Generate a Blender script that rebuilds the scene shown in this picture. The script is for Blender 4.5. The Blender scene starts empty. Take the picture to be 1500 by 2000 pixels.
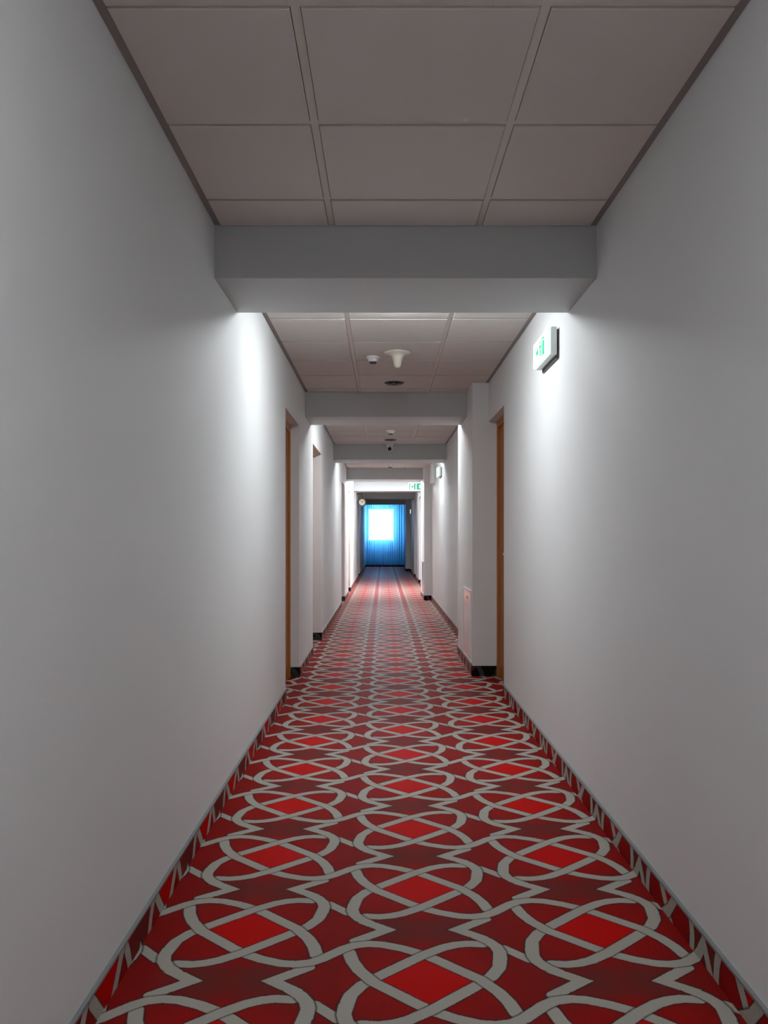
import bpy, bmesh, math
from mathutils import Vector, Matrix

# ------------------------------------------------------------------ camera, world, exposure
scene = bpy.context.scene
COL = scene.collection
F_PX, VPX, VPY = 1703.0, 749.0, 1047.0       # focal length and vanishing point in the 1500x2000 frame
CAM_H = 1.155
cam_d = bpy.data.cameras.new('camera')
cam = bpy.data.objects.new('camera', cam_d); COL.objects.link(cam)
cam.location = (0, 0, CAM_H); cam.rotation_euler = (math.pi/2, 0, 0)
cam_d.sensor_fit = 'VERTICAL'; cam_d.sensor_height = 36.0
cam_d.lens = F_PX/2000*36
cam_d.shift_x = (750-VPX)/2000; cam_d.shift_y = (VPY-1000)/2000
cam_d.clip_start = 0.05; cam_d.clip_end = 200
scene.camera = cam

world = bpy.data.worlds.new('overcast_sky'); scene.world = world
world.use_nodes = True
wn = world.node_tree.nodes; wbg = wn['Background']
wbg.inputs['Color'].default_value = (0.80, 0.90, 1.0, 1); wbg.inputs['Strength'].default_value = 120.0

scene.view_settings.view_transform = 'Standard'
scene.view_settings.look = 'None'
scene.view_settings.gamma = 1.0
scene.view_settings.use_curve_mapping = False
scene.view_settings.exposure = 0.0

# ------------------------------------------------------------------ sizes of the place (metres)
L, R = -0.69, 0.87            # faces of the corridor walls
H = 2.42                      # underside of the ceiling tiles
BEAM_Z = 2.208                # underside of the beams
Y0, Y1 = -4.2, 32.9           # corridor ends
BEAMS = [(-0.65, -0.10), (3.56, 4.11), (7.68, 8.27), (12.0, 12.56), (16.2, 16.78), (20.4, 20.96), (24.6, 25.16), (28.8, 29.36)]
COLUMNS = [(7.2, 8.6), (15.72, 17.1), (28.62, 30.0)]     # on the right wall
COL_X = 0.735
TEES_X = (-0.212, 0.390)
BASE_H = 0.078
LEFT_DOORS = [(6.14, 7.13, 0.07), (8.515, 9.68, 0.11), (14.35, 15.45, 0.07), (17.1, 18.15, 0.07), (24.0, 25.0, 0.07)]
RIGHT_DOORS = [(6.30, 7.20, 0.065), (20.4, 21.4, 0.07), (23.6, 24.55, 0.07), (27.1, 28.1, 0.07)]
LTOP, RTOP = 2.06, 2.10
# lamp strength of each section, lamp behind each beam
LAMP = [82, 106, 106, 106, 250, 60, 12, 0]

# ------------------------------------------------------------------ node helpers
class NT:
    def __init__(s, tree): s.t = tree; s.n = tree.nodes; s.l = tree.links
    def put(s, sock, v):
        if v is None: return
        if isinstance(v, bpy.types.NodeSocket): s.l.new(v, sock)
        else: sock.default_value = v
    def math(s, op, a, b=None, c=None, clamp=False):
        n = s.n.new('ShaderNodeMath'); n.operation = op; n.use_clamp = clamp
        s.put(n.inputs[0], a); s.put(n.inputs[1], b); s.put(n.inputs[2], c)
        return n.outputs[0]
    def vec(s, op, a, b=None, scale=None):
        n = s.n.new('ShaderNodeVectorMath'); n.operation = op
        s.put(n.inputs[0], a); s.put(n.inputs[1], b)
        if scale is not None: s.put(n.inputs['Scale'], scale)
        return n.outputs['Value'] if op in ('DOT_PRODUCT', 'LENGTH', 'DISTANCE') else n.outputs['Vector']
    def mix(s, f, a, b):
        n = s.n.new('ShaderNodeMix'); n.data_type = 'RGBA'
        s.put(n.inputs[0], f); s.put(n.inputs[6], a); s.put(n.inputs[7], b)
        return n.outputs[2]
    def below(s, d, lim, soft=0.0012):
        n = s.n.new('ShaderNodeMapRange'); n.clamp = True
        s.put(n.inputs[0], d); n.inputs[1].default_value = lim-soft; n.inputs[2].default_value = lim+soft
        n.inputs[3].default_value = 1; n.inputs[4].default_value = 0
        return n.outputs[0]
    def ramp(s, v, a, b, lo=0.0, hi=1.0):
        n = s.n.new('ShaderNodeMapRange'); n.clamp = True
        s.put(n.inputs[0], v); n.inputs[1].default_value = a; n.inputs[2].default_value = b
        n.inputs[3].default_value = lo; n.inputs[4].default_value = hi
        return n.outputs[0]
    def noise(s, vec, scale, detail=2.0, rough=0.5):
        n = s.n.new('ShaderNodeTexNoise'); s.put(n.inputs['Vector'], vec)
        n.inputs['Scale'].default_value = scale; n.inputs['Detail'].default_value = detail
        n.inputs['Roughness'].default_value = rough
        return n.outputs['Fac'], n.outputs['Color']

def rgba(c): return (c[0], c[1], c[2], 1.0)

def new_mat(name, rough=0.5, color=(0.8, 0.8, 0.8), spec=0.5):
    m = bpy.data.materials.new(name); m.use_nodes = True
    b = m.node_tree.nodes['Principled BSDF']
    b.inputs['Base Color'].default_value = rgba(color)
    b.inputs['Roughness'].default_value = rough
    b.inputs['Specular IOR Level'].default_value = spec
    return m, NT(m.node_tree), b

def grain_mat(name, color, rough=0.5, scale=60, var=0.06, bump=0.0, bump_scale=200, spec=0.4, metallic=0.0, stretch=None):
    """plain material with fine colour variation and relief"""
    m, t, b = new_mat(name, rough, color, spec)
    b.inputs['Metallic'].default_value = metallic
    co = t.n.new('ShaderNodeTexCoord').outputs['Object']
    if stretch: co = t.vec('MULTIPLY', co, stretch)
    f, _ = t.noise(co, scale, 3)
    a = tuple(max(0, c*(1-var)) for c in color); bb = tuple(min(1, c*(1+var)) for c in color)
    t.put(b.inputs['Base Color'], t.mix(f, rgba(a), rgba(bb)))
    if bump:
        g, _ = t.noise(co, bump_scale, 2)
        bn = t.n.new('ShaderNodeBump'); bn.inputs['Strength'].default_value = bump; bn.inputs['Distance'].default_value = 0.002
        t.put(bn.inputs['Height'], g); t.put(b.inputs['Normal'], bn.outputs[0])
    return m

def emit_mat(name, color, strength):
    m, t, b = new_mat(name, 0.4, color)
    b.inputs['Emission Color'].default_value = rgba(color); b.inputs['Emission Strength'].default_value = strength
    return m

# ------------------------------------------------------------------ carpet: interlaced bands woven in the pile
PU, PV = 0.507, 0.588          # column and row spacing of the medallions
XC, DC = 0.1135, 2.264         # one medallion's centre
HV = PV/2
W1 = [(-.312, .098), (-.282, .118), (-.2535, .147), (-.225, .176), (-.195, .197), (-.155, .206), (-.115, .201), (-.060, .178), (-.008, .146), (.030, .113), (.088, .056), (.140, .006), (.178, -.055)]
V1P = [(-.193, -.065), (-.170, -.022), (-.128, .022), (-.070, .078), (0, .143), (.055, .184), (.090, .200), (.125, .207), (.165, .203)]
B1 = [(.155, .252), (.185, .222), (.203, .190), (.209, .160), (.207, .120)]
B2 = [(.207, .120), (.196, .070), (.170, .022), (.128, -.022)]
D1 = [(-.209, .155), (-.198, .105), (-.178, .055), (-.140, -.006)]
BAND = 0.0182

def carpet_mat(name, coords, palette):
    """coords: function(t, x, y, z) -> (across, along)"""
    m, t, b = new_mat(name, 0.42, (0.3, 0.02, 0.02), 0.008)
    pos = t.n.new('ShaderNodeTexCoord').outputs['Object']
    sep = t.n.new('ShaderNodeSeparateXYZ'); t.put(sep.inputs[0], pos)
    X, Y = coords(t, sep.outputs[0], sep.outputs[1], sep.outputs[2])
    _, jc = t.noise(pos, 420, 1)
    jit = t.vec('SCALE', t.vec('SUBTRACT', jc, (0.5, 0.5, 0.5)), scale=0.006)
    a = t.math('SUBTRACT', X, XC)
    i = t.math('FLOOR', t.math('MULTIPLY_ADD', a, 1/PU, 0.5))
    u = t.math('SUBTRACT', a, t.math('MULTIPLY', i, PU))
    odd = t.math('FLOORED_MODULO', i, 2.0)
    v0 = t.math('SUBTRACT', t.math('SUBTRACT', Y, DC), t.math('MULTIPLY', odd, HV))
    v = t.math('SUBTRACT', v0, t.math('MULTIPLY', t.math('ROUND', t.math('MULTIPLY', v0, 1/PV)), PV))
    s = t.math('SIGN', v)
    cmb = t.n.new('ShaderNodeCombineXYZ')
    t.put(cmb.inputs[0], t.math('MULTIPLY', u, s)); t.put(cmb.inputs[1], t.math('MULTIPLY', v, s))
    p = t.vec('MULTIPLY', t.vec('ADD', cmb.outputs[0], jit), (1, 1, 0))
    ps = t.n.new('ShaderNodeSeparateXYZ'); t.put(ps.inputs[0], p)
    pu, pv = ps.outputs[0], ps.outputs[1]

    def seg(A, B):
        ba = (B[0]-A[0], B[1]-A[1], 0); q = ba[0]**2+ba[1]**2
        pa = t.vec('SUBTRACT', p, (A[0], A[1], 0))
        h = t.math('MULTIPLY', t.vec('DOT_PRODUCT', pa, ba), 1/q, clamp=True)
        return t.vec('LENGTH', t.vec('SUBTRACT', pa, t.vec('SCALE', ba, scale=h)))
    def poly(pts):
        d = None
        for A, B in zip(pts[:-1], pts[1:]):
            e = seg(A, B); d = e if d is None else t.math('MINIMUM', d, e)
        return d
    def chevron(sign):
        # sharp pointed arm ending at the row boundary v = HV
        q = t.math('SUBTRACT', HV, pv)
        uu = pu if sign > 0 else t.math('MULTIPLY', pu, -1.0)
        e = t.math('ABSOLUTE', t.math('SUBTRACT', t.math('SUBTRACT', uu, 0.104), t.math('MULTIPLY', q, 1.25)))
        e = t.math('MULTIPLY', e, 1/math.sqrt(1+1.25**2))
        return t.math('ADD', e, t.math('GREATER_THAN', q, 0.055 if sign < 0 else 0.046))

    # fields between the bands
    sp, _ = t.noise(pos, 210, 3, 0.75)
    sp2, _ = t.noise(pos, 900, 1, 0.6)
    au = t.math('ABSOLUTE', u); av = t.math('ABSOLUTE', v)
    dia = t.below(t.math('ADD', t.math('MULTIPLY', au, 1/0.147), t.math('MULTIPLY', av, 1/0.147)), 1.0, 0.01)
    ell = t.vec('LENGTH', t.vec('MULTIPLY', p, (1/0.215, 1/0.21, 0)))
    inside = t.below(ell, 0.97, 0.14)
    # grey tips of the fields towards the points of the bands, speckled
    dt = t.math('MINIMUM', t.vec('LENGTH', t.vec('SUBTRACT', p, (0.07, HV, 0))), t.vec('LENGTH', t.vec('SUBTRACT', p, (-0.07, HV, 0))))
    far = t.ramp(dt, 0.02, 0.17, 0.85, 0.0)
    speck = t.ramp(t.math('ADD', t.math('MULTIPLY', sp, 0.9), t.math('MULTIPLY', far, 0.38)), 0.48, 0.76)
    outer = t.mix(speck, rgba(palette['outer']), rgba(palette['speck']))
    sp_in = t.ramp(sp, 0.48, 0.66, 0, 0.9)
    lobe = t.mix(sp_in, rgba(palette['lobe']), rgba(palette['lobe_dark']))
    col = t.mix(inside, outer, lobe)
    col = t.mix(dia, col, rgba(palette['diamond']))
    band_c = t.mix(t.ramp(sp2, 0.35, 0.7), rgba(palette['band']), rgba(palette['band2']))
    line_c = rgba(palette['line'])
    E = 0.0042
    def layer(col, d, w=BAND, outline=True):
        if outline: col = t.mix(t.math('MULTIPLY', t.below(d, w+E, 0.0030), 0.90), col, line_c)
        return t.mix(t.below(d, w), col, band_c)
    col = layer(col, seg((.222, .181), (.285, .113)), 0.0165)
    col = layer(col, t.math('MINIMUM', chevron(-1), seg((-.164, .246), (-.192, .2236))))
    col = layer(col, poly(B2))
    col = layer(col, poly(V1P[:4]))
    col = layer(col, poly(D1))
    col = layer(col, poly(W1))
    col = layer(col, poly(V1P[3:]))
    loop = t.math('MINIMUM', poly(B1), chevron(1))
    col = layer(col, loop)
    col = layer(col, seg((-.105, .044), (-.040, .106)), outline=False)
    col = layer(col, seg((.208, .145), (.199, .085)), outline=False)
    # pile variation
    lv, _ = t.noise(pos, 700, 1)
    col = t.mix(t.ramp(lv, 0.3, 0.7, 0.0, 0.35), col, (0.02, 0.012, 0.012, 1))
    t.put(b.inputs['Base Color'], col)
    b.inputs['Sheen Weight'].default_value = 0.0; b.inputs['Sheen Roughness'].default_value = 0.22
    bn = t.n.new('ShaderNodeBump'); bn.inputs['Strength'].default_value = 0.35; bn.inputs['Distance'].default_value = 0.003
    t.put(bn.inputs['Height'], sp2); t.put(b.inputs['Normal'], bn.outputs[0])
    return m

RED = dict(diamond=(0.58, 0.003, 0.002), lobe=(0.36, 0.006, 0.005), lobe_dark=(0.15, 0.014, 0.010), outer=(0.27, 0.008, 0.007),
           speck=(0.165, 0.026, 0.022), band=(0.52, 0.49, 0.43), band2=(0.38, 0.36, 0.32), line=(0.022, 0.021, 0.019))
BLACK = dict(diamond=(0.012, 0.007, 0.007), lobe=(0.010, 0.007, 0.007), lobe_dark=(0.008, 0.007, 0.007), outer=(0.012, 0.008, 0.008),
             speck=(0.016, 0.014, 0.014), band=(0.06, 0.06, 0.06), band2=(0.04, 0.04, 0.04), line=(0.004, 0.004, 0.004))
M = {}
M['carpet'] = carpet_mat('carpet_red_interlace', lambda t, x, y, z: (x, y), RED)
M['carpet_l'] = carpet_mat('carpet_base_left', lambda t, x, y, z: (t.math('MULTIPLY_ADD', z, 1.0, 0.02), t.math('ADD', y, 0.11)), RED)
M['carpet_r'] = carpet_mat('carpet_base_right', lambda t, x, y, z: (t.math('MULTIPLY_ADD', z, 1.0, -0.05), t.math('ADD', y, 0.21)), RED)
M['carpet_dark'] = carpet_mat('carpet_base_black', lambda t, x, y, z: (x, t.math('MULTIPLY_ADD', z, 1.0, 0.1)), BLACK)
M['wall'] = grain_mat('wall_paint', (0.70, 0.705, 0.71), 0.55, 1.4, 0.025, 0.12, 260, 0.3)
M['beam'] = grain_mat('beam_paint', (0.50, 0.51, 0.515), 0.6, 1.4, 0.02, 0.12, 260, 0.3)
M['tile'] = grain_mat('mineral_tile', (0.67, 0.63, 0.60), 0.85, 500, 0.05, 0.3, 420, 0.2)
M['tee'] = grain_mat('white_tee', (0.66, 0.62, 0.57), 0.35, 30, 0.02, spec=0.5)
M['angle'] = grain_mat('brown_grey_angle', (0.30, 0.26, 0.25), 0.5, 30, 0.03, spec=0.3)
M['plenum'] = grain_mat('plenum_dark', (0.16, 0.15, 0.14), 0.9, 20, 0.05)
M['trim'] = grain_mat('grey_vinyl_edge', (0.20, 0.215, 0.215), 0.45, 40, 0.05)
M['frame'] = grain_mat('door_frame_wood', (0.40, 0.135, 0.022), 0.5, 14, 0.25, 0.1, 60, 0.2, stretch=(6, 6, 0.5))
M['leaf'] = grain_mat('door_leaf_wood', (0.36, 0.115, 0.018), 0.5, 14, 0.25, 0.1, 60, 0.15, stretch=(6, 6, 0.5))
M['steel'] = grain_mat('brushed_steel', (0.6, 0.6, 0.6), 0.3, 200, 0.05, metallic=1.0)
M['white'] = grain_mat('white_plastic', (0.78, 0.79, 0.78), 0.35, 50, 0.02)
M['cream'] = grain_mat('cream_plastic', (0.80, 0.76, 0.66), 0.4, 50, 0.02)
M['black'] = grain_mat('black_plastic', (0.012, 0.012, 0.014), 0.2, 50, 0.1)
M['darkgrey'] = grain_mat('dark_grey_plastic', (0.06, 0.065, 0.065), 0.4, 50, 0.1)
M['panel'] = grain_mat('gloss_panel', (0.80, 0.76, 0.74), 0.12, 20, 0.01, spec=0.7)
M['sign_face'] = emit_mat('sign_lit_face', (0.62, 1.0, 0.84), 0.9)
M['sign_green'] = emit_mat('sign_green', (0.0, 0.45, 0.17), 0.4)
M['sign_print'] = grain_mat('sign_green_print', (0.0, 0.33, 0.17), 0.5, 50, 0.03)
M['dial'] = grain_mat('clock_dial', (0.80, 0.82, 0.66), 0.5, 40, 0.02)

def curtain_mat():
    m = bpy.data.materials.new('sheer_blue_curtain'); m.use_nodes = True
    t = NT(m.node_tree); out = t.n['Material Output']; t.n.remove(t.n['Principled BSDF'])
    co = t.n.new('ShaderNodeTexCoord').outputs['Object']
    f, _ = t.noise(t.vec('MULTIPLY', co, (40, 40, 0.6)), 1.0, 2)
    c = t.mix(f, (0.07, 0.35, 0.62, 1), (0.14, 0.48, 0.76, 1))
    d = t.n.new('ShaderNodeBsdfDiffuse'); t.put(d.inputs[0], c)
    tr = t.n.new('ShaderNodeBsdfTranslucent'); t.put(tr.inputs[0], c)
    tp = t.n.new('ShaderNodeBsdfTransparent'); tp.inputs[0].default_value = (0.80, 0.90, 1.0, 1)
    a = t.n.new('ShaderNodeMixShader'); a.inputs[0].default_value = 0.65
    t.put(a.inputs[1], d.outputs[0]); t.put(a.inputs[2], tr.outputs[0])
    b = t.n.new('ShaderNodeMixShader'); b.inputs[0].default_value = 0.05
    t.put(b.inputs[1], a.outputs[0]); t.put(b.inputs[2], tp.outputs[0])
    t.put(out.inputs[0], b.outputs[0])
    return m
M['curtain'] = curtain_mat()
def glass_mat():
    m = bpy.data.materials.new('window_glass'); m.use_nodes = True
    b = m.node_tree.nodes['Principled BSDF']
    b.inputs['Roughness'].default_value = 0.0; b.inputs['Transmission Weight'].default_value = 1.0; b.inputs['IOR'].default_value = 1.01
    return m
M['glass'] = glass_mat()

# ------------------------------------------------------------------ mesh helpers
def add_box(bm, x0, x1, y0, y1, z0, z1):
    vs = [bm.verts.new((x, y, z)) for z in (z0, z1) for y in (y0, y1) for x in (x0, x1)]
    for f in ((0, 2, 3, 1), (4, 5, 7, 6), (0, 1, 5, 4), (2, 6, 7, 3), (0, 4, 6, 2), (1, 3, 7, 5)):
        bm.faces.new([vs[i] for i in f])
    return vs
def add_lathe(bm, prof, seg=32, mat=None):
    """prof: list of (radius, height) about z, transformed by mat"""
    rings = []
    for r, z in prof:
        if r < 1e-6: rings.append([bm.verts.new((0, 0, z))])
        else: rings.append([bm.verts.new((r*math.cos(2*math.pi*k/seg), r*math.sin(2*math.pi*k/seg), z)) for k in range(seg)])
    for a, b in zip(rings[:-1], rings[1:]):
        for k in range(seg):
            q = [a[k % len(a)], a[(k+1) % len(a)], b[(k+1) % len(b)], b[k % len(b)]]
            q = list(dict.fromkeys(q))
            if len(q) > 2: bm.faces.new(q)
    vs = [v for r in rings for v in r]
    if mat is not None: bmesh.ops.transform(bm, matrix=mat, verts=vs)
    return vs
def add_prism(bm, pts, z0, z1, mat=None):
    lo = [bm.verts.new((x, y, z0)) for x, y in pts]; hi = [bm.verts.new((x, y, z1)) for x, y in pts]
    n = len(pts)
    bm.faces.new(lo[::-1]); bm.faces.new(hi)
    for k in range(n): bm.faces.new((lo[k], lo[(k+1) % n], hi[(k+1) % n], hi[k]))
    if mat is not None: bmesh.ops.transform(bm, matrix=mat, verts=lo+hi)
def mesh_of(bm, name, mat, smooth=False, bevel=0.0, seg=2):
    if bevel:
        bmesh.ops.bevel(bm, geom=[e for e in bm.edges], offset=bevel, segments=seg, affect='EDGES', profile=0.5)
    bmesh.ops.recalc_face_normals(bm, faces=bm.faces)
    me = bpy.data.meshes.new(name); bm.to_mesh(me); bm.free()
    me.materials.append(mat)
    if smooth:
        for p in me.polygons: p.use_smooth = True
        me.set_sharp_from_angle(angle=math.radians(40))
    return me
def link(name, me, parent=None, loc=None):
    o = bpy.data.objects.new(name, me); COL.objects.link(o)
    if parent is not None: o.parent = parent
    if loc is not None: o.location = loc
    return o
def obj(name, bm, mat, parent=None, smooth=False, bevel=0.0, loc=None):
    return link(name, mesh_of(bm, name, mat, smooth, bevel), parent, loc)
def box_obj(name, dims, mat, parent=None, bevel=0.0, loc=None):
    bm = bmesh.new(); add_box(bm, *dims); return obj(name, bm, mat, parent, bevel=bevel, loc=loc)
def tag(o, label, cat, group=None, kind=None):
    o['label'] = label; o['category'] = cat
    if group: o['group'] = group
    if kind: o['kind'] = kind
    return o
def thing(name, label, cat, loc, rotz=0, group=None, kind=None):
    o = bpy.data.objects.new(name, None); COL.objects.link(o)
    o.location = loc; o.rotation_euler = (0, 0, rotz); o.empty_display_size = 0.1
    return tag(o, label, cat, group, kind)

# ------------------------------------------------------------------ floor and walls
bm = bmesh.new(); add_box(bm, L-0.3, R+0.3, Y0-0.2, Y1+0.3, -0.10, 0.0)
tag(obj('floor', bm, M['carpet']), 'red carpet with grey interlaced bands running down the corridor', 'floor', kind='structure')

def side_wall(name, inner, outer, doors, top, label):
    bm = bmesh.new()
    a, b = min(inner, outer), max(inner, outer)
    y = Y0
    for (d0, d1, dep) in doors:
        add_box(bm, a, b, y, d0, 0, H+0.12)
        add_box(bm, a, b, d0, d1, top, H+0.12)
        y = d1
    add_box(bm, a, b, y, Y1, 0, H+0.12)
    o = outer; s = 1 if outer > inner else -1
    add_box(bm, min(o, o+0.05*s), max(o, o+0.05*s), Y0, Y1, 0, H+0.12)      # unseen backing slab added to block sky light leaking past the doors
    return tag(obj(name, bm, M['wall']), label, 'wall', kind='structure')
wl = side_wall('wall_left', L, L-0.22, LEFT_DOORS, LTOP, 'light grey painted corridor wall with five recessed doorways')
wr = side_wall('wall_right', R, R+0.22, RIGHT_DOORS, RTOP, 'light grey painted corridor wall that carries the green exit signs')
tag(box_obj('wall_back', (L-0.22, R+0.22, Y0-0.15, Y0, 0, H+0.12), M['wall']), 'plain grey end wall of the corridor opposite the curtain', 'wall', kind='structure')

# columns against the right wall
cl = ['grey wall column beside the first brown door on the right wall', 'grey wall column below the fifth beam with a low service panel', 'grey wall column close to the blue curtain']
for k, (a, b) in enumerate(COLUMNS):
    bm = bmesh.new(); add_box(bm, COL_X, R, a, b, 0, H)
    tag(obj('wall_column', bm, M['wall']), cl[k], 'column', kind='structure')

# beams across the ceiling
bl = ['grey painted ceiling beam overhead at the start of the corridor', 'broad grey ceiling beam just before the first green exit sign', 'grey ceiling beam ending on the first wall column',
      'grey ceiling beam that carries the small dome camera', 'grey ceiling beam ending on the second wall column', 'brightly lit white ceiling beam that carries the hanging exit sign',
      'grey ceiling beam just beyond the round clock', 'dark backlit ceiling beam in front of the blue curtain']
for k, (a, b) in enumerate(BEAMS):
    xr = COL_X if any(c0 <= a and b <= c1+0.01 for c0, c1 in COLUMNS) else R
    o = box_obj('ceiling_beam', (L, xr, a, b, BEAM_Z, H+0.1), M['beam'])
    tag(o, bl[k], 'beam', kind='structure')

# ------------------------------------------------------------------ ceiling: slab, tees, tiles
ceil = box_obj('ceiling', (L-0.22, R+0.22, Y0-0.15, Y1+0.3, H+0.12, H+0.17), M['plenum'])
tag(ceil, 'suspended ceiling of pale mineral tiles in a white grid', 'ceiling', kind='structure')
sections = []
prev = Y0
for a, b in BEAMS: sections.append((prev, a)); prev = b
sections.append((prev, Y1))
TZ = H+0.006
tile_cache = {}
def tile(xa, xb, ya, yb):
    w, d = round(xb-xa, 3), round(yb-ya, 3)
    if w < 0.03 or d < 0.03: return
    if (w, d) not in tile_cache:
        bm = bmesh.new(); add_box(bm, -w/2, w/2, -d/2, d/2, 0, 0.018)
        # soft tegular edge
        e = [e for e in bm.edges if all(v.co.z < 0.001 for v in e.verts)]
        bmesh.ops.bevel(bm, geom=e, offset=0.002, segments=1, affect='EDGES')
        tile_cache[(w, d)] = mesh_of(bm, 'tile', M['tile'])
    link('tile', tile_cache[(w, d)], ceil, ((xa+xb)/2, (ya+yb)/2, H))
def tee(dims): box_obj('tee', dims, M['tee'], ceil)
G = 0.0140
xs_edges = [(L+0.026, TEES_X[0]-G), (TEES_X[0]+G, TEES_X[1]-G), (TEES_X[1]+G, R-0.026)]
for si, (sa, sb) in enumerate(sections):
    ys = []
    k = math.ceil((sa-5.08)/0.6)
    while 5.08+0.6*k < sb:
        y = 5.08+0.6*k
        if y > sa+0.05 and y < sb-0.03: ys.append(y)
        k += 1
    for x in TEES_X: tee((x-0.012, x+0.012, sa, sb, TZ, TZ+0.03))
    for y in ys:
        for (xa, xb) in ((L+0.0242, TEES_X[0]-0.012), (TEES_X[0]+0.012, TEES_X[1]-0.012), (TEES_X[1]+0.012, R-0.0242)):
            tee((xa, xb, y-0.012, y+0.012, TZ, TZ+0.03))
    # wall angles on both sides and at the beams
    for nm, dims in (('wall_angle', (L, L+0.024, sa, sb, TZ, TZ+0.004)), ('wall_angle', (R-0.024, R, sa, sb, TZ, TZ+0.004))):
        box_obj(nm, dims, M['angle'], ceil)
    edges = [sa]+ys+[sb]
    for j, (ya, yb) in enumerate(zip(edges[:-1], edges[1:])):
        a2 = ya+(G if j else 0.004); b2 = yb-(G if j < len(edges)-2 else 0.004)
        for c, (xa, xb) in enumerate(xs_edges):
            tile(xa, xb, a2, b2)

# lamps: flat luminaires set in the first tile bay behind each beam
ll = ['opal ceiling light set behind the overhead beam at the corridor start', 'opal ceiling light set behind the broad beam near the first exit sign',
      'opal ceiling light set behind the beam over the first column', 'opal ceiling light set behind the beam with the dome camera',
      'bright opal ceiling light set behind the beam over the second column', 'opal ceiling light set behind the beam with the hanging exit sign',
      'opal ceiling light set behind the beam beyond the clock', 'unlit opal ceiling light set behind the beam before the curtain']
spots = [(k, BEAMS[k][1]+0.48, ll[k]) for k in range(len(BEAMS))]
spots += [(4, 18.5, 'added opal light above the fourth door of the left wall, brightening the bay'), (4, 19.1, 'added opal light nearest to the hanging exit sign, brightening the bay')]  # two unseen lamps added to brighten this stretch of corridor
for (k, yl, label) in spots:
    o = thing('ceiling_light', label, 'ceiling light', ((L+R)/2, yl, H), group='opal ceiling lights')
    w, d = 0.13, 0.15
    box_obj('mounting_plate', (-w, w, -d, d, -0.008, 0.0), M['white'], o, bevel=0.002)
    col = (0.93, 0.98, 1.0) if k != 4 else (0.86, 0.95, 1.0)
    if LAMP[k] > 0: me = emit_mat('lamp_diffuser_%d' % k, col, LAMP[k])
    else: me = M['white']
    box_obj('diffuser', (-w+0.02, w-0.02, -d+0.02, d-0.02, -0.046, -0.0082), me, o, bevel=0.006)

# ------------------------------------------------------------------ baseboards: carpet strip with grey edge
def gaps(segs, cuts):
    out = []
    for a, b in segs:
        cur = a
        for c0, c1 in sorted(cuts):
            if c1 <= cur or c0 >= b: continue
            if c0 > cur: out.append((cur, c0))
            cur = max(cur, c1)
        if cur < b: out.append((cur, b))
    return out
def baseboard(name, runs, xf, mat, label):
    """runs: (y0, y1, face x); xf: direction away from wall"""
    bm = bmesh.new(); tb = bmesh.new()
    for a, b, x in runs:
        add_box(bm, min(x, x+0.008*xf), max(x, x+0.008*xf), a, b, 0, BASE_H)
        add_box(tb, min(x, x+0.011*xf), max(x, x+0.011*xf), a, b, BASE_H, BASE_H+0.007)
    o = tag(obj(name, bm, mat), label, 'baseboard', kind='structure')
    obj('edge_trim', tb, M['trim'], o)
    return o
lruns = [(a, b, L) for a, b in gaps([(Y0, Y1)], [(d[0], d[1]) for d in LEFT_DOORS])]
rr = gaps([(Y0, Y1)], [(d[0], d[1]) for d in RIGHT_DOORS]+COLUMNS)
rruns = [(a, b, R) for a, b in rr]+[(a, b, COL_X) for a, b in COLUMNS]
baseboard('baseboard_left', lruns, 1, M['carpet_l'], 'strip of red patterned carpet with grey edge along the left wall')
baseboard('baseboard_right', rruns, -1, M['carpet_r'], 'strip of red patterned carpet with grey edge along the right wall')
# short dark bases on the ends of the door recesses and the fronts of the columns
n = 1
def dark_base(x0, x1, y, label):
    global n
    o = box_obj('trim_%d' % n, (x0, x1, y-0.008, y, 0, BASE_H+0.006), M['carpet_dark'], bevel=0.002)
    tag(o, label, 'baseboard', kind='structure'); n += 1
names = ['first', 'second', 'third', 'fourth', 'fifth']
for k, (a, b, dep) in enumerate(LEFT_DOORS): dark_base(L-dep+0.002, L+0.008, b, 'short black base strip in the %s doorway of the left wall' % names[k])
for k, (a, b, dep) in enumerate(RIGHT_DOORS):
    if k: dark_base(R-0.008, R+dep-0.002, b, 'short black base strip in the %s doorway of the right wall' % names[k])
for k, (a, b) in enumerate(COLUMNS): dark_base(COL_X-0.008, R+0.062 if k == 0 else R, a, 'black base strip across the front of the %s wall column' % names[k])

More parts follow.
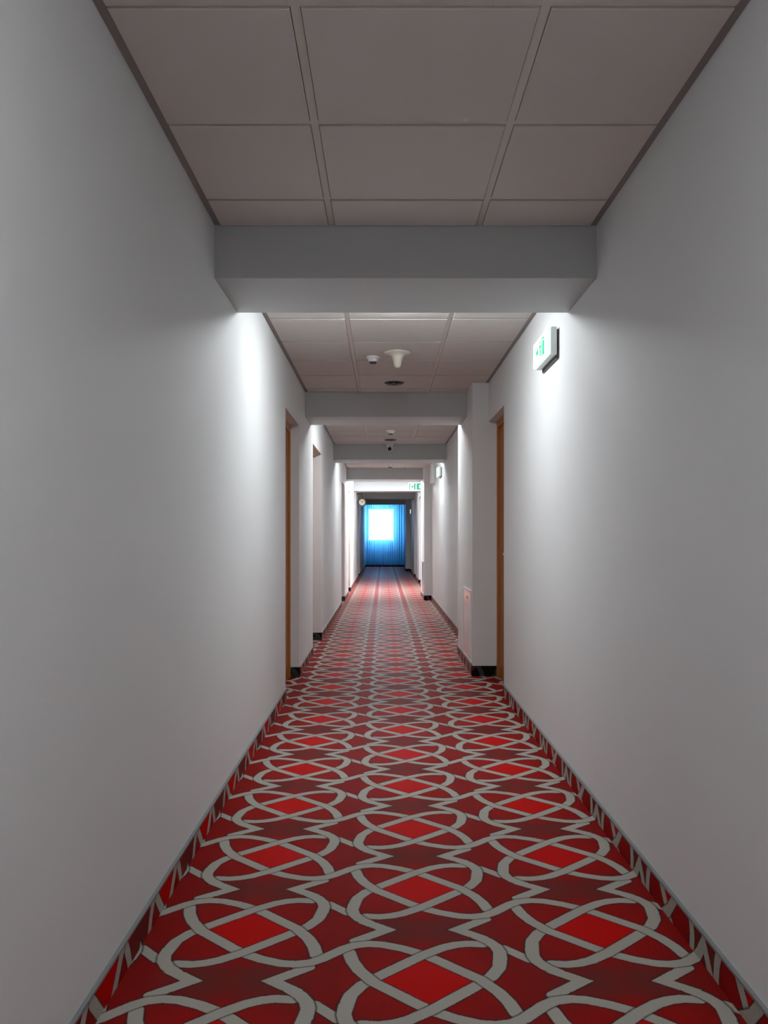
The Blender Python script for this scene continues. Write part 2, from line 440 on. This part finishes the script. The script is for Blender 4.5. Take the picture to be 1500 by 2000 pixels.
# ------------------------------------------------------------------ doors
def door(nm, side, d0, d1, dep, top, label):
    """side -1 left wall, +1 right wall; frame and leaf stand back in the recess"""
    face = L if side < 0 else R
    root = thing(nm, label, 'door', (face+side*dep, (d0+d1)/2, 0), kind='structure')
    hw = (d1-d0)/2
    def bx(bm, t0, t1, y0, y1, z0, z1):            # t measured into the wall
        a, b = sorted((side*t0, side*t1)); add_box(bm, a, b, y0, y1, z0, z1)
    bm = bmesh.new()
    bx(bm, 0, 0.10, -hw, -hw+0.06, 0, top); bx(bm, 0, 0.10, hw-0.06, hw, 0, top)
    bx(bm, 0, 0.10, -hw+0.06, hw-0.06, top-0.06, top)
    bx(bm, 0.045, 0.10, -hw+0.06, -hw+0.075, 0, top-0.06); bx(bm, 0.045, 0.10, hw-0.075, hw-0.06, 0, top-0.06)
    obj('frame', bm, M['frame'], root)
    bm = bmesh.new(); bx(bm, 0.012, 0.0445, -hw+0.062, hw-0.062, 0.003, top-0.062)
    leaf = obj('door_leaf', bm, M['leaf'], root)
    bm = bmesh.new()
    hy = -hw+0.14
    m = Matrix.Translation((side*0.012, hy, 1.02)) @ Matrix.Rotation(-side*math.pi/2, 4, 'Y')
    add_lathe(bm, [(0.0, 0.0), (0.026, 0.0), (0.026, 0.008), (0.009, 0.010), (0.009, 0.045), (0, 0.045)], 20, m)
    a, b = sorted((side*0.012-side*0.036, side*0.012-side*0.050))
    add_box(bm, a, b, hy-0.008, hy+0.11, 1.012, 1.028)
    obj('handle', bm, M['steel'], leaf, smooth=True)
    return root
dl = ['brown wooden door in the left wall recess across from the first wall column', 'brown wooden door in the deep left wall recess past the third beam',
      'brown door in the left wall recess short of the fifth beam', 'brown door in the left wall beside the bright stretch of corridor', 'brown door in the left wall just past the round clock']
dr = ['brown wooden door in the right wall recess touching the first wall column', 'brown door in the right wall just past the hanging exit sign',
      'brown door in the right wall across from the round clock', 'brown door in the right wall next to the column near the curtain']
q = 1
for k, (a, b, dep) in enumerate(LEFT_DOORS): door('door_%d' % q, -1, a, b, dep, LTOP, dl[k]); q += 1
for k, (a, b, dep) in enumerate(RIGHT_DOORS): door('door_%d' % q, 1, a, b, dep, RTOP, dr[k]); q += 1

# ------------------------------------------------------------------ end wall with window, curtain
WX0, WX1, WZ0, WZ1 = -0.60, 0.42, 0.95, 2.22
bm = bmesh.new()
add_box(bm, L-0.22, WX0, Y1, Y1+0.2, 0, H+0.12); add_box(bm, WX1, R+0.22, Y1, Y1+0.2, 0, H+0.12)
add_box(bm, WX0, WX1, Y1, Y1+0.2, 0, WZ0); add_box(bm, WX0, WX1, Y1, Y1+0.2, WZ1, H+0.12)
tag(obj('wall_end', bm, M['wall']), 'end wall with the window behind the blue curtain', 'wall', kind='structure')
win = thing('window_1', 'white framed window glowing behind the blue curtain', 'window', ((WX0+WX1)/2, Y1+0.10, WZ0), kind='structure')
hw, hh = (WX1-WX0)/2, WZ1-WZ0
bm = bmesh.new()
add_box(bm, -hw, -hw+0.05, -0.03, 0.03, 0, hh); add_box(bm, hw-0.05, hw, -0.03, 0.03, 0, hh)
add_box(bm, -hw+0.05, hw-0.05, -0.03, 0.03, 0, 0.05); add_box(bm, -hw+0.05, hw-0.05, -0.03, 0.03, hh-0.05, hh)
obj('window_frame', bm, M['white'], win)
box_obj('pane', (-hw+0.05, hw-0.05, -0.004, 0.004, 0.05, hh-0.05), M['glass'], win)
bm = bmesh.new()
NU = 260; cy = Y1-0.34; x0, x1 = L+0.015, R-0.05; z0, z1 = 0.075, 2.36
vs = []
for i in range(NU+1):
    s = i/NU; x = x0+(x1-x0)*s
    y = cy+0.028*math.sin(s*2*math.pi*17+1.3*math.sin(s*9))+0.012*math.sin(s*2*math.pi*41+2)
    vs.append([bm.verts.new((x, y+0.006*math.sin(z*3+i*0.7)*(1-z/2.4), z)) for z in [z0+(z1-z0)*j/10 for j in range(11)]])
for i in range(NU):
    for j in range(10): bm.faces.new((vs[i][j], vs[i+1][j], vs[i+1][j+1], vs[i][j+1]))
cu = thing('curtain', 'long sheer blue curtain hanging across the end of the corridor', 'curtain', (0, 0, 0))
obj('cloth', bm, M['curtain'], cu, smooth=True)
bm = bmesh.new()
add_lathe(bm, [(0, 0), (0.012, 0), (0.012, x1-x0), (0, x1-x0)], 16, Matrix.Translation((x0, cy, z1+0.012)) @ Matrix.Rotation(math.pi/2, 4, 'Y'))
obj('rail', bm, M['white'], cu, smooth=True)
o = box_obj('trim_%d' % n, (L, R, Y1-0.10, Y1, 0, 0.072), M['carpet_dark']); n += 1
tag(o, 'black base strip across the end wall below the blue curtain', 'baseboard', kind='structure')

# ------------------------------------------------------------------ exit signs on the right wall
def running_man(s):
    """polygons of a running figure, door and arrow in a sign of height 1 and width 2.6, origin at centre"""
    P = []
    P.append([(-1.05, -0.08), (-0.72, -0.08), (-0.72, -0.24), (-0.45, 0.0), (-0.72, 0.24), (-0.72, 0.08), (-1.05, 0.08)])      # arrow
    P.append([(0.02+0.08*math.cos(a), 0.30+0.08*math.sin(a)) for a in [2*math.pi*i/12 for i in range(12)]])                   # head
    P.append([(-0.10, 0.20), (0.08, 0.18), (0.12, -0.06), (0.0, -0.10)])                                                      # trunk
    P.append([(0.0, -0.04), (0.12, -0.06), (0.26, -0.20), (0.20, -0.38), (0.13, -0.37), (0.16, -0.22)])                         # front leg
    P.append([(0.0, -0.06), (0.08, -0.12), (-0.06, -0.26), (-0.26, -0.27), (-0.26, -0.20), (-0.09, -0.18)])                   # rear leg
    P.append([(0.05, 0.18), (0.08, 0.12), (0.24, 0.03), (0.32, 0.12), (0.28, 0.16), (0.23, 0.11)])                            # arm
    P.append([(-0.10, 0.20), (-0.04, 0.14), (-0.20, 0.06), (-0.22, -0.06), (-0.27, -0.05), (-0.25, 0.10)])                    # other arm
    P.append([(0.46, -0.40), (0.54, -0.40), (0.54, 0.32), (0.98, 0.32), (0.98, 0.40), (0.46, 0.40)])                          # door frame
    P.append([(0.66, -0.40), (1.0, -0.40), (1.0, 0.24), (0.66, 0.24)])                                                        # door
    return [[(x*s, y*s) for x, y in p] for p in P]
def exit_sign(y0, y1, z0, z1, label):
    w, h = y1-y0, z1-z0
    o = thing('exit_sign', label, 'exit sign', (R, (y0+y1)/2, z0), group='lit exit signs on the right wall')
    box_obj('shadow_plate', (-0.010, 0, -w/2+0.012, w/2-0.012, -0.016, h-0.012), M['darkgrey'], o)  # dark plate dropping below the housing stands in for its shadow
    box_obj('housing', (-0.040, -0.0102, -w/2, w/2, 0, h), M['white'], o, bevel=0.004)
    pn = box_obj('light_panel', (-0.056, -0.0402, -w/2+0.004, w/2-0.004, 0.004, h-0.004), M['sign_face'], o, bevel=0.003)
    # panel's own picture: local x -> along +y away from viewer, facing -x
    m = Matrix.Translation((-0.0562, 0, h/2)) @ Matrix(((0, 0, -1, 0), (-1, 0, 0, 0), (0, 1, 0, 0), (0, 0, 0, 1)))
    for p in running_man(h*0.80):
        bm = bmesh.new(); add_prism(bm, p, 0, 0.0012, m); obj('pictogram', bm, M['sign_green'], pn)
    return o
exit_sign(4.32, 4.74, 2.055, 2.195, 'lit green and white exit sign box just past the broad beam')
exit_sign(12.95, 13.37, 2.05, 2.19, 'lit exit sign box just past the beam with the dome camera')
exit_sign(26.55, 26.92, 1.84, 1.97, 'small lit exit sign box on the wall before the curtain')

# hanging exit sign on the bright beam
by = BEAMS[5][0]
sx0, sx1 = (797.5-VPX)*by/F_PX, (824.5-VPX)*by/F_PX
sz0, sz1 = CAM_H+(VPY-959)*by/F_PX, CAM_H+(VPY-942)*by/F_PX
o = thing('hanging_exit_sign', 'white exit sign with green marks facing along the corridor on the bright beam', 'exit sign', ((sx0+sx1)/2, by-0.015, sz0))
w, h = (sx1-sx0), sz1-sz0
box_obj('sign_plate', (-w/2, w/2, -0.012, 0.0148, 0, h), M['white'], o, bevel=0.003)
for pts in ([(-.42, -.36), (-.36, -.36), (-.36, .36), (-.42, .36)],
            [(-.30, .0), (-.18, .16), (-.18, .06), (-.12, .06), (-.12, -.08), (-.18, -.08), (-.18, -.16)],
            [(-.08, -.36), (.02, -.36), (.02, .36), (-.08, .36)],
            [(.10, -.36), (.44, -.36), (.44, -.20), (.26, -.20), (.26, -.06), (.34, 0.0), (.26, .08), (.26, .20), (.44, .20), (.44, .36), (.10, .36)]):
    bm = bmesh.new()
    m = Matrix.Translation((0, -0.0122, h/2)) @ Matrix.Rotation(math.pi/2, 4, 'X')
    add_prism(bm, [(x*w, y*h) for x, y in pts], 0, 0.0015, m)
    obj('pictogram', bm, M['sign_print'], o)

# ------------------------------------------------------------------ ceiling fittings
def at_ceiling(px, py): 
    d = F_PX*(H-CAM_H)/(VPY-py); return (px-VPX)*d/F_PX, d
def smoke_detector(x, y, label, r=0.05):
    o = thing('smoke_detector', label, 'smoke detector', (x, y, H), group='smoke detectors on the ceiling')
    bm = bmesh.new(); add_lathe(bm, [(0, 0), (r, 0), (r, -0.010), (r*0.9, -0.014), (0, -0.014)], 32); obj('base', bm, M['white'], o, smooth=True)
    bm = bmesh.new(); add_lathe(bm, [(r*0.74, -0.0142), (r*0.72, -0.030), (r*0.62, -0.036), (r*0.60, -0.036), (0, -0.036), ], 32); obj('body', bm, M['white'], o, smooth=True)
    bm = bmesh.new(); add_lathe(bm, [(0, -0.0362), (r*0.56, -0.0362), (r*0.54, -0.045), (r*0.4, -0.049), (0, -0.050)], 24); obj('sensor_cap', bm, M['darkgrey'], o, smooth=True)
x, y = at_ceiling(728.5, 697)
smoke_detector(x, y, 'small smoke detector beside the trumpet-shaped antenna', 0.048)
x, y = at_ceiling(763, 841)
smoke_detector(x, y, 'smoke detector in front of the beam with the dome camera', 0.055)
x, y = at_ceiling(762, 908)
smoke_detector(x, y, 'smoke detector in front of the beam over the second column', 0.06)

x, y = at_ceiling(776.5, 688)
o = thing('ceiling_antenna', 'cream trumpet-shaped antenna hanging from the ceiling tile', 'antenna', (x, y, H))
bm = bmesh.new(); add_lathe(bm, [(0, 0), (0.090, 0), (0.092, -0.004), (0.086, -0.010), (0.066, -0.013), (0.05, -0.019), (0.040, -0.030)], 40); obj('flange', bm, M['cream'], o, smooth=True)
bm = bmesh.new(); add_lathe(bm, [(0.040, -0.030), (0.034, -0.045), (0.0285, -0.065), (0.025, -0.088), (0.022, -0.098), (0.015, -0.105), (0, -0.108)], 40); obj('horn', bm, M['cream'], o, smooth=True)

def air_valve(px, py, label):
    x, y = at_ceiling(px, py)
    o = thing('ceiling_vent', label, 'ceiling vent', (x, y, H), group='round vents in the ceiling')
    bm = bmesh.new(); add_lathe(bm, [(0.080, 0.0), (0.100, 0.0), (0.099, -0.002), (0.084, -0.003), (0.080, 0.0)], 40); obj('rim', bm, M['tile'], o, smooth=True)
    bm = bmesh.new(); add_lathe(bm, [(0, 0), (0.0795, 0), (0.078, -0.006), (0.062, -0.013), (0, -0.013)], 40); obj('throat', bm, M['black'], o, smooth=True)
    for r in (0.055, 0.032):
        bm = bmesh.new(); add_lathe(bm, [(r-0.004, -0.0132), (r-0.003, -0.0165), (r+0.003, -0.0165), (r+0.004, -0.0132)], 40); obj('ring', bm, M['darkgrey'], o, smooth=True)
    bm = bmesh.new(); add_lathe(bm, [(0, -0.0132), (0.016, -0.0132), (0.014, -0.019), (0, -0.020)], 24); obj('hub', bm, M['darkgrey'], o, smooth=True)
    for a in range(6):
        bm = bmesh.new(); add_box(bm, 0.018, 0.061, -0.004, 0.004, -0.019, -0.0133)
        bmesh.ops.rotate(bm, verts=bm.verts, cent=(0, 0, 0), matrix=Matrix.Rotation(a*math.pi/3+0.4, 3, 'Z')); obj('spoke', bm, M['steel'], o)
air_valve(770, 747, 'round dark-mouthed ceiling vent beside the first wall column')
air_valve(762.5, 858.5, 'round dark-mouthed ceiling vent right above the dome camera')

# camera on the fourth beam
cyb = BEAMS[3][0]
o = thing('dome_camera', 'small white dome camera with black lens below the ceiling at a beam', 'security camera', ((761-VPX)*cyb/F_PX, cyb-0.055, H))
bm = bmesh.new(); add_lathe(bm, [(0, 0), (0.050, 0), (0.050, -0.018), (0.044, -0.024), (0.042, -0.055), (0, -0.055)], 32); obj('base', bm, M['white'], o, smooth=True)
bm = bmesh.new(); add_lathe(bm, [(0.0425*math.cos(a), -0.062-0.0425*math.sin(a)) for a in [math.pi/2*k/8-0.15 for k in range(9)]]+[(0, -0.1045)], 32); obj('body', bm, M['white'], o, smooth=True)
bm = bmesh.new(); add_lathe(bm, [(0, 0.0), (0.026, 0.0), (0.026, 0.012), (0.020, 0.020), (0, 0.022)], 28, Matrix.Translation((0, -0.028, -0.072)) @ Matrix.Rotation(math.radians(105), 4, 'X')); obj('lens', bm, M['black'], o, smooth=True)

# ------------------------------------------------------------------ low service panels on the columns
def service_panel(y0, y1, label):
    o = thing('service_panel', label, 'service panel', (COL_X, (y0+y1)/2, 0.10), group='low service panels on the columns')
    hw = (y1-y0)/2; h = 0.60
    bm = bmesh.new()
    add_box(bm, -0.012, 0, -hw, -hw+0.02, 0, h); add_box(bm, -0.012, 0, hw-0.02, hw, 0, h)
    add_box(bm, -0.012, 0, -hw+0.02, hw-0.02, 0, 0.02); add_box(bm, -0.012, 0, -hw+0.02, hw-0.02, h-0.02, h)
    obj('frame', bm, M['white'], o)
    dr_ = box_obj('door', (-0.010, -0.001, -hw+0.023, hw-0.023, 0.023, h-0.023), M['panel'], o, bevel=0.001)
    bm = bmesh.new(); add_lathe(bm, [(0, 0), (0.012, 0), (0.012, 0.004), (0, 0.005)], 20, Matrix.Translation((-0.0102, -0.02, h-0.075)) @ Matrix.Rotation(-math.pi/2, 4, 'Y'))
    obj('lock', bm, M['darkgrey'], dr_)
service_panel(7.24, 7.90, 'glossy white service panel low on the first wall column')
service_panel(15.80, 16.45, 'glossy white service panel low on the second wall column')

# pale box high on the right wall before the second column
o = thing('cable_box', 'pale upright cable box high on the wall before the second column', 'cable box', (R, 14.9, 2.05))
box_obj('body', (-0.058, 0, -0.15, 0.15, 0, 0.34), M['white'], o, bevel=0.004)
box_obj('lid', (-0.066, -0.0582, -0.14, 0.14, 0.01, 0.33), M['white'], o, bevel=0.003)

# ------------------------------------------------------------------ round clock on a bracket
cyk = 22.5
cxk, czk = (707-VPX)*cyk/F_PX, CAM_H+(VPY-981)*cyk/F_PX
o = thing('wall_clock', 'round cream-faced clock in a dark rim hanging from a bracket arm', 'clock', (L, cyk, czk))
dx = cxk-L; rk = 0.104
rx = Matrix.Translation((dx, 0, 0)) @ Matrix.Rotation(math.pi/2, 4, 'X')
bm = bmesh.new(); add_lathe(bm, [(rk-0.022, 0.036), (rk-0.018, 0.044), (rk+0.004, 0.042), (rk+0.006, 0), (rk+0.004, -0.042), (rk-0.018, -0.044), (rk-0.022, -0.036)], 48, rx); rim = obj('rim', bm, M['darkgrey'], o, smooth=True)
bm = bmesh.new(); add_lathe(bm, [(0, 0.034), (rk-0.012, 0.034), (rk-0.012, -0.034), (0, -0.034)], 48, rx); dial = obj('dial', bm, M['dial'], o)
for ang, ln, wd in ((math.radians(50), 0.05, 0.005), (math.radians(-35), 0.072, 0.0035)):
    bm = bmesh.new(); add_box(bm, -wd, wd, -0.0365, -0.0345, -0.012, ln)
    bmesh.ops.rotate(bm, verts=bm.verts, cent=(0, 0, 0), matrix=Matrix.Rotation(ang, 3, 'Y')); bmesh.ops.translate(bm, verts=bm.verts, vec=(dx, 0, 0))
    obj('hand', bm, M['black'], o)
for k in range(12):
    bm = bmesh.new(); add_box(bm, -0.003, 0.003, -0.036, -0.0345, rk-0.040, rk-0.026)
    bmesh.ops.rotate(bm, verts=bm.verts, cent=(0, 0, 0), matrix=Matrix.Rotation(k*math.pi/6, 3, 'Y')); bmesh.ops.translate(bm, verts=bm.verts, vec=(dx, 0, 0))
    obj('hour_mark', bm, M['black'], dial)
bm = bmesh.new(); add_box(bm, dx-0.008, dx+0.008, -0.008, 0.008, rk, rk+0.10); add_box(bm, 0, dx+0.008, -0.008, 0.008, rk+0.10, rk+0.118); add_box(bm, 0, 0.012, -0.03, 0.03, rk+0.05, rk+0.16)
obj('bracket', bm, M['darkgrey'], o)
